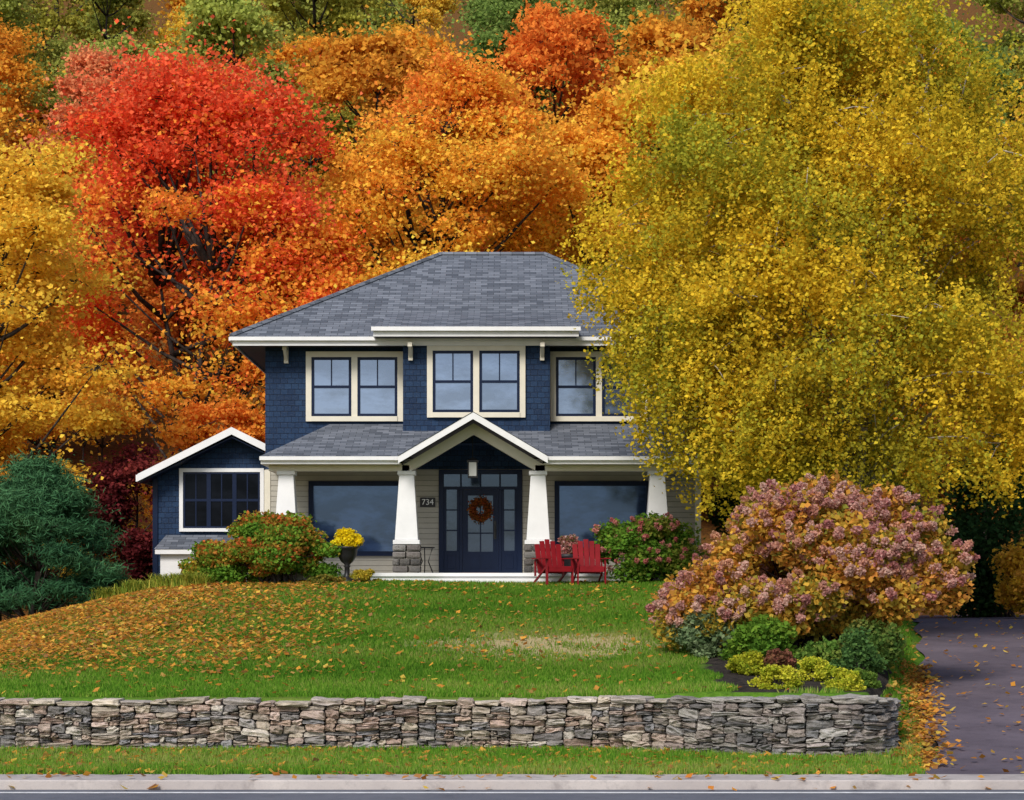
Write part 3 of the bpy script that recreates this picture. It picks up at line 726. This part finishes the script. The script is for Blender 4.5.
# ------------------------------------------------------------------ trees
def tree(name,label,cat,loc,Ht,z0,Rx,Ry,stops,nleaf,ls,seed,nl=42,tr=.2,bark='bark',stems=1,hang=0.,lobe=(.20,.33),group=None,tw=.6,prof=(.85,.12,.6),leafmat='leaf',asp=.8,flat=.5,lean=0.,spr=16,tnoise=.22,cx=0.,hole=None,limb=(.22,.42),extra=(),lz=.72,fz=.42,keep=.85,ttop=.78):
    rg=np.random.default_rng(seed)
    e=empty(name,(0,0,0),label,cat,group)
    br=MB()
    hh=Ht-z0
    trunks=[]
    for s_ in range(stems):
        a=rg.uniform(0,6.28); sp=0 if stems==1 else Rx*.30
        top=Vector((lean+cx*.7+sp*math.cos(a+s_*2.1),sp*math.sin(a+s_*2.1),z0+hh*ttop)); base=Vector((.12*s_*(stems>1),.05*s_,-.3))
        pts=[base]; n_=9
        for k in range(1,n_+1):
            t=k/n_; p=base.lerp(top,t); p.x+=.16*Rx*.3*math.sin(t*5+seed+s_*2); p.y+=.16*Rx*.3*math.cos(t*4+seed)
            pts.append(p)
        trunks.append(pts); br.tube(pts,[tr*(1.25 if k==0 else 1)*(1-.86*k/n_) for k in range(n_+1)],8)
    P=[];T=[]
    nl+=len(extra)
    for k in range(nl):
        if k<len(extra): c=np.array(extra[k],float)
        else:
            for _try in range(20):
                t=rg.uniform(0,1)**.9; th=rg.uniform(0,6.283); r_=math.sqrt(rg.uniform(.08,1))*.80
                pf=max(.05,math.sin(math.pi*min(.97,t*prof[0]+prof[1])))**prof[2]
                c=np.array([cx+lean*t+Rx*r_*pf*math.cos(th),Ry*r_*pf*math.sin(th),z0+hh*(.06+.86*t)])
                if hole and hole[0]<c[0]<hole[1] and c[1]<1.2 and hole[2]<c[2]<hole[3] and rg.uniform()<.93: continue
                break
        rl=rg.uniform(*lobe)*min(Rx,hh*.6)
        tk=trunks[k%stems]
        hd=math.hypot(c[0],c[1]); za=max(z0*.75,c[2]-hd*.75-.3)
        at=min(tk,key=lambda q:abs(q.z-za))
        cv=Vector(c); m1=at.lerp(cv,.5)+Vector((0,0,(-.10 if hang==0 else .18)*hd))
        m0=at.lerp(m1,.6); m0.z-=.03*hd; m2=m1.lerp(cv,.55)
        rb=tr*rg.uniform(*limb)
        br.tube([at,m0,m1,m2,cv],[rb,rb*.75,rb*.5,rb*.35,.012],5)
        lt=rg.uniform(-1,1)
        for j in range(spr):
            d=rg.normal(size=3); d/=np.linalg.norm(d); q=c+d*np.array([rl,rl,rl*lz])*rg.uniform(.35,1.)**.6
            if j<(2 if hang else 7): br.tube([cv,cv.lerp(Vector(q),.5)+Vector((0,0,.05)),Vector(q)],[.020,.012,.006],4)
            m_=max(3,int(nleaf/nl/spr*rg.uniform(.4,1.6)))
            if hang>0:
                sn=6; pp=[]
                for _ in range(sn):
                    o_=q+rg.normal(size=3)*np.array([rl*.34,rl*.34,rl*.20]); mm=max(2,m_//sn)
                    u=rg.uniform(0,1,mm)[:,None]
                    dr=np.array([rg.normal()*.25+.18*np.sign(o_[0]),rg.normal()*.25,-1.])
                    pp.append(o_+dr*u*hang*rg.uniform(.4,1.3)+rg.normal(size=(mm,3))*.075)
                pp=np.concatenate(pp)
            else:
                sg=rl*rg.uniform(.22,.40); m2_=int(m_*keep)+1
                pp=np.concatenate([q+rg.normal(size=(m2_,3))*np.array([sg,sg,sg*fz]),c+rg.normal(size=(max(1,m_-m2_),3))*np.array([rl,rl,rl*.75])*.75])
            P.append(pp); n_=len(pp)
            ht=(q[2]-z0)/hh
            T.append(tw*ht+(1-tw)*.5+tnoise*lt+rg.normal(0,.10)+rg.normal(0,.09,n_))
    P=np.concatenate(P);T=np.concatenate(T)
    C=pal(stops,T)*rg.uniform(.8,1.12,len(P))[:,None]
    me=fast_mesh('crown',leafverts(P,ls,rg,asp,flat,.3 if hang else 0.),4,C); link(me,'crown',leafmat,e,world=False)
    br.build('trunk',bark,e,world=False,smooth=True,uv=False)
    e.location=loc; return e
GOLD=(.97,.66,.08); ORG=(.97,.48,.06); RORG=(.96,.32,.055); RED=(.92,.13,.05); CORAL=(.95,.24,.10); YEL=(.97,.76,.10); OLV=(.52,.50,.08); GRN=(.26,.38,.09); DOR=(.72,.34,.07)
def gz_(x,y): return (x,y,g1(x,y)-.05)
AIR=dict(lz=.55,fz=.42,lobe=(.15,.27),keep=.8)
tree('maple_tree','tall maple with red and coral autumn leaves and dark forked trunk','tree',gz_(-9.3,60.),16.5,4.6,5.7,4.2,[GOLD,ORG,RORG,RED,RED,CORAL],62000,.14,21,nl=70,tr=.27,stems=3,tnoise=.26,tw=.75,hole=(-2.6,1.0,3.5,10.5),limb=(.26,.44),ttop=.42,**AIR)
tree('maple_tree','broad maple with bright orange autumn leaves','tree',gz_(-2.0,61.5),16.2,2.5,5.0,4.0,[YEL,YEL,GOLD,GOLD,ORG,ORG,RORG],84000,.135,22,nl=84,tr=.26,stems=3,tw=.9,tnoise=.14,prof=(.72,.20,.7),**AIR)
tree('maple_tree','rounded maple turning orange and gold','tree',gz_(2.6,65.),14.4,2.5,3.7,3.5,[YEL,GOLD,GOLD,ORG,ORG],46000,.145,23,nl=50,tr=.22,**AIR)
tree('maple_tree','orange-red maple beside taller trees','tree',gz_(-5.9,59.),11.0,2.6,2.7,2.8,[GOLD,ORG,ORG,RORG,RED],38000,.135,24,nl=44,tr=.17,**AIR)
tree('maple_tree','small golden-orange understorey maple','tree',gz_(-12.0,57.),7.0,1.0,2.4,2.2,[OLV,GOLD,ORG,GOLD],22000,.13,25,nl=28,tr=.10,stems=2,**AIR)
tree('maple_tree','small orange understorey maple','tree',gz_(-8.3,56.2),5.8,.8,2.2,2.0,[GOLD,ORG,RORG,ORG],20000,.13,26,nl=26,tr=.09,stems=2,**AIR)
tree('maple_tree','spreading golden-yellow maple with layered branches','tree',gz_(-12.9,49.5),12.8,2.8,4.1,3.4,[ORG,(.96,.56,.06),GOLD,(.96,.62,.07),GOLD],52000,.12,27,nl=60,tr=.2,tw=.4,flat=.65,lz=.5,fz=.34,lobe=(.14,.26))
bex=[(-4.4,-.5,6.3),(-4.5,0,5.2),(-4.1,-1,4.3),(-3.6,-1,3.6),(-3.0,-1.6,3.2),(-2.2,-2,3.0),(-1.2,-2.4,3.1),(0,-2.6,3.0),(1.2,-2.5,3.1),(2.5,-2.2,3.0),(3.8,-1.8,3.1),(4.8,-1,3.4),(-5.0,0,6.9),(-4.7,0,7.7),(-4.0,-1.5,5.5),(-3.2,-2.2,4.6),(-2.,-2.8,4.2),(-.4,-3.2,4.4),(1.4,-3.1,4.3),(3,-2.8,4.4),(-.3,-2.9,5.4),(.9,-3.,5.6),(-3.7,0,6.1),(-3.3,-.8,7.0),(-2.8,-1,6.2),(-3.1,-1.4,5.3),(-3.9,-.5,6.8),(-3.8,0,8.8),(-3.5,-.5,9.8),(-2.9,-1,8.0),(-2.5,-2,5.8),(-4.2,.2,8.3),(-2.9,0,10.7)]
tree('birch_tree','large spreading birch with yellow-green drooping foliage','tree',gz_(7.1,41.5),13.0,2.3,5.8,4.3,[(.34,.30,.03),(.54,.43,.03),(.76,.55,.04),(.92,.63,.045),(.72,.53,.04),(.48,.44,.04),(.38,.39,.04)],310000,.08,28,nl=106,tr=.13,stems=3,bark='birchbark',hang=.58,lobe=(.13,.22),tw=.26,tnoise=.40,prof=(.74,.21,.55),spr=20,asp=.85,limb=(.14,.26),cx=0.,extra=bex)
tree('shade_tree','dark maroon leaved small tree beside the wing','tree',gz_(-9.6,50.8),4.3,.2,1.6,1.3,[(.07,.014,.02),(.18,.03,.035),(.32,.06,.05)],18000,.10,29,nl=24,tr=.07)
PN=dict(asp=.12,flat=.25,leafmat='needle',prof=(.74,.25,.9),lobe=(.14,.24),lz=.42,fz=.5,keep=.9)
tree('pine_tree','bushy blue-green young pine','tree',gz_(-10.9,45.6),3.9,.1,2.2,1.8,[(.022,.07,.034),(.045,.13,.055),(.09,.21,.09)],76000,.18,30,nl=84,tr=.10,**PN)
tree('pine_tree','dark blue-green pine beneath a yellow maple','tree',gz_(-13.0,47.),4.3,.1,2.1,1.9,[(.016,.055,.025),(.035,.11,.045),(.06,.16,.07)],50000,.18,31,nl=64,tr=.10,**PN)
rb=random.Random(4)
protos=[]
GR=[(.72,.55,.6),(.85,.78,.8),(.97,.97,.9),(.92,.97,1.)]
for k in range(3):
    e=tree('woodland_tree','autumn woodland tree on the hillside','tree',(0,0,0),13.,1.5,3.6+.4*k,3.6,GR,28000,.185,50+k,nl=(38,48,56)[k],tr=.2,group='woodland trees on the hillside',tw=.2,spr=12,prof=((.85,.12,.6),(.75,.20,.9),(.9,.08,.5))[k],**AIR)
    protos.append(e)
places=[]
LGN=(.50,.56,.12); PNK=(.94,.38,.17)
for (x,y,c) in [(-21,74,PNK),(-16,70,ORG),(-12.5,78,RORG),(-8,76,OLV),(-3.5,80,ORG),(1.5,78,RORG),(6,74,ORG),(10,70,GOLD),(14.5,74,ORG),(19.5,72,GOLD),(5.5,64,GOLD),(9.5,61,ORG),(14,62,DOR),(-16.5,60,ORG),(-20,64,ORG),(-18,88,PNK),(-13,88,LGN),(-24,86,ORG),(-5.5,72,ORG)]: places.append((x+rb.uniform(-.6,.6),y+rb.uniform(-1,1),0,c))
for k,c in enumerate([ORG,ORG,LGN,LGN,ORG,GRN,GRN,LGN,ORG,DOR,GRN,OLV]): places.append((-30+k*5+rb.uniform(-1,1),96+rb.uniform(-3,3),1,c))
for k in range(12): places.append((-34+k*5.8+rb.uniform(-1,1),112+rb.uniform(-3,3),2,rb.choice([GRN,LGN,GOLD,ORG,GRN,OLV])))
for k in range(9): places.append((-36+k*7+rb.uniform(-1,1),130+rb.uniform(-3,3),2,rb.choice([GRN,LGN,OLV,ORG])))
for i_,(x,y,row_,c) in enumerate(places):
    src=protos[i_%3]
    if i_<3: e=src; kids=list(src.children)
    else:
        e=src.copy(); col.objects.link(e); kids=[]
        for ch in src.children:
            q=ch.copy(); q.parent=e; col.objects.link(q); kids.append(q)
    e.location=gz_(x,y); s_=rb.uniform(.85,1.12)*(1.25 if y>125 else 1); e.scale=(s_,s_,s_*rb.uniform(.9,1.18)); e.rotation_euler=(0,0,rb.uniform(0,6.28))
    v=rb.uniform(.88,1.03)
    for q in kids:
        if q.name.startswith('crown'): q.color=(c[0]*v,c[1]*v,c[2]*v,1)
    e['label']={0:'tall autumn woodland tree on the slope',1:'autumn woodland tree higher on the slope',2:'distant woodland tree on the hillside'}[row_]

# ------------------------------------------------------------------ shrubs and bed plants
DG=[(.02,.05,.018),(.035,.08,.025),(.06,.12,.03)]
LG=[(.07,.16,.02),(.13,.26,.03),(.22,.34,.04)]
ex=[(-2.1,-.6,.45,.18),(-1.9,-.7,.75,.20),(-2.1,-.2,.7,.17),(-1.5,-.9,.5,.2),(-1.5,-.5,1.15,.22),(-1.8,.1,1.0,.2),(-1.0,-1.,.8,.22),(-.5,-1.1,.6,.2),(-1.1,-.2,1.6,.2),(0.,-1.2,.9,.2),(.6,-1.2,1.3,.2),(1.3,-1.,.9,.2),(-.2,-1.,1.7,.2),(2.2,-.3,1.0,.2),(2.3,-.2,1.5,.18),(1.9,-.2,2.0,.18),(1.3,0,2.4,.18),(-.6,0,2.2,.18),(.5,-.8,1.9,.22),(1.2,-.8,1.6,.22),(0.1,-.5,2.3,.2)]
hy=blob('hydrangea_bush','huge hydrangea bush with dusty pink flower heads and orange leaves','bush',gz_(4.85,33.2),2.5,1.9,2.9,[(.14,.20,.03),(.40,.32,.05),(.70,.42,.06),(.66,.26,.06),(.26,.28,.05)],54000,.10,41,lob=44,z0=.2,lean=(.3,0),lsz=(.16,.24),extra=ex,
   flowers=(820,[(.46,.18,.17),(.58,.31,.27),(.72,.50,.40),(.55,.26,.22),(.70,.40,.24)],.10,.13,105))
blob('foundation_shrub','loose green shrub with red and orange tipped leaves below the porch','bush',gz_(-5.2,43.9),1.95,.9,1.62,[(.09,.20,.025),(.14,.30,.035),(.20,.34,.04),(.45,.24,.04),(.72,.14,.05)],36000,.09,42,lob=52,z0=.0,lsz=(.14,.26))
blob('foundation_shrub','bright green low shrub beside the annex','bush',gz_(-6.6,44.2),.8,.6,.95,LG+[(.6,.3,.04)],7000,.085,43,lob=14,z0=.0)
blob('foundation_shrub','pink-tinged hydrangea shrub in front of the porch','bush',gz_(2.95,44.0),1.55,.8,1.5,[(.08,.20,.03),(.14,.28,.03),(.30,.26,.05)],17000,.09,44,lob=24,z0=.05,flowers=(110,[(.50,.12,.12),(.70,.34,.28)],.08,.10,80))
blob('low_shrub','small golden shrub at the lawn edge','bush',gz_(-3.15,43.7),.42,.35,.38,[(.20,.24,.03),(.55,.44,.05),(.75,.5,.06)],3000,.05,45,lob=10,z0=0.)
blob('low_shrub','rusty low plant at the lawn edge','bush',gz_(-4.0,43.3),.5,.35,.25,[(.08,.18,.03),(.45,.26,.05)],2500,.05,46,lob=9,z0=0.)
YM=[(.16,.24,.02),(.38,.44,.03),(.70,.66,.06),(.80,.74,.09)]
for i_,(x,y,rx,h,st,lb,ls) in enumerate([
  (3.55,30.2,.46,.38,[(.12,.22,.02),(.40,.42,.03),(.75,.66,.06)],'yellow-green flowering mound in the garden bed',.05),
  (3.70,27.9,.38,.38,YM,'round yellow chrysanthemum mound in the garden bed',.04),
  (4.55,27.5,.36,.34,YM,'low yellow chrysanthemum mound in the garden bed',.04),
  (4.42,29.2,.38,.38,YM,'yellow-green flowering mound behind others',.04),
  (3.10,32.3,.7,.80,[(.09,.15,.07),(.18,.26,.12),(.28,.34,.18)],'silvery green leafy perennial in the garden bed',.08),
  (3.95,31.7,.7,.75,LG,'bright green leafy perennial in the garden bed',.08),
  (5.2,30.2,.48,.72,[(.04,.10,.03),(.08,.17,.05),(.14,.25,.06)],'dark green shrub in the garden bed',.06),
  (5.75,32.,.65,.85,[(.05,.12,.03),(.12,.20,.04),(.24,.24,.06)],'dark green shrub in the garden bed',.07),
  (4.05,30.2,.36,.42,[(.06,.12,.03),(.2,.10,.05),(.34,.12,.09)],'reddish perennial in the garden bed',.06),
  (4.68,30.6,.45,.55,[(.08,.18,.03),(.16,.28,.05),(.3,.34,.07)],'leafy green perennial in the garden bed',.07),
  (4.95,28.3,.30,.28,[(.08,.16,.03),(.14,.24,.04),(.26,.32,.05)],'small green perennial in the garden bed',.05)]):
    blob('garden_plant',lb,'plant',gz_(x,y),rx,rx*.8,h,st,int(6400*rx/.5*(1 if ls<.06 else .45)),ls,70+i_,lob=22,z0=0.,lsz=(.24,.36))
def straps(name,label,loc,rx,ry,h,n,stops,seed):
    rg=np.random.default_rng(seed); V=[];C=[]
    for k in range(n):
        x0,y0=rg.normal(0,.4,2)*(rx,ry); a=rg.uniform(0,6.28); l=h*rg.uniform(.6,1.1); s=l*rg.uniform(.3,.8)
        w=.014; wx,wy=-math.sin(a)*w,math.cos(a)*w; c=pal(stops,np.array([rg.uniform()]))[0]
        pts=[(x0+math.cos(a)*s*t**1.5,y0+math.sin(a)*s*t**1.5,l*(t*1.5-t*t*.75)) for t in(0,.35,.7,1.)]
        for i2 in range(3):
            p,q=pts[i2],pts[i2+1]; w1=1-.25*i2; w2=1-.25*(i2+1) if i2<2 else .05
            V+= [(p[0]-wx*w1,p[1]-wy*w1,p[2]),(p[0]+wx*w1,p[1]+wy*w1,p[2]),(q[0]+wx*w2,q[1]+wy*w2,q[2]),(q[0]-wx*w2,q[1]-wy*w2,q[2])]; C.append(c)
    e=empty(name,(0,0,0),label,'plant'); me=fast_mesh('blades',np.array(V),4,np.array(C)); link(me,'blades','leaf',e,world=False); e.location=loc
SG=[(.12,.22,.03),(.32,.38,.05),(.60,.52,.10)]
for k,(x,y) in enumerate([(-7.6,44.2),(-8.3,44.6),(-9.0,44.8),(-7.0,43.5)]): straps('daylily_clump','yellowing strappy daylily clump by the annex',gz_(x,y),.5,.3,.50,420,SG,80+k)
for k,(x,y,r_,h) in enumerate([(6.6,50,1.8,3.6),(9.2,53,2.2,4.5),(12.6,52,2.4,4.6),(15.5,50,2.2,4.0)]):
    blob('evergreen_shrub','dark evergreen shrub shaded under the trees','bush',gz_(x,y),r_,r_*.8,h,DG,16000,.13,90+k,lob=26,z0=.0)
blob('autumn_shrub','gold and orange shrub growing by the driveway','bush',gz_(12.9,48.3),1.5,1.2,2.2,[DOR,(.6,.36,.03),GOLD],9000,.11,97,lob=18,z0=.1)
blob('autumn_shrub','orange shrub below the hillside trees','bush',gz_(-7.3,55.2),1.6,1.2,2.6,[DOR,ORG,GOLD],9000,.12,98,lob=18,z0=.1)

# ------------------------------------------------------------------ light, world, camera
el,az=math.radians(40),math.radians(202)
w=bpy.data.worlds.new('World'); scene.world=w; w.use_nodes=True; nt=w.node_tree
bg=nt.nodes['Background']; sky=nt.nodes.new('ShaderNodeTexSky'); sky.sky_type='NISHITA'; sky.sun_disc=False
sky.sun_elevation=el; sky.sun_rotation=az; sky.air_density=1.; sky.dust_density=1.5; sky.ozone_density=1.
nt.links.new(sky.outputs[0],bg.inputs[0]); bg.inputs[1].default_value=.15
sd=bpy.data.lights.new('sun','SUN'); sd.energy=3.5; sd.angle=math.radians(20); sd.color=(1,.95,.88)
so=bpy.data.objects.new('sun',sd); col.objects.link(so)
dirv=Vector((math.sin(az)*math.cos(el),math.cos(az)*math.cos(el),math.sin(el)))
so.rotation_euler=dirv.to_track_quat('Z','Y').to_euler(); so.location=(0,0,60)
cd=bpy.data.cameras.new('camera'); cd.lens=70.3; cd.sensor_width=36; cd.shift_y=190/1024; cd.clip_end=1500
co=bpy.data.objects.new('camera',cd); col.objects.link(co); co.location=(0,0,2.3); co.rotation_euler=(math.pi/2,0,0)
scene.camera=co
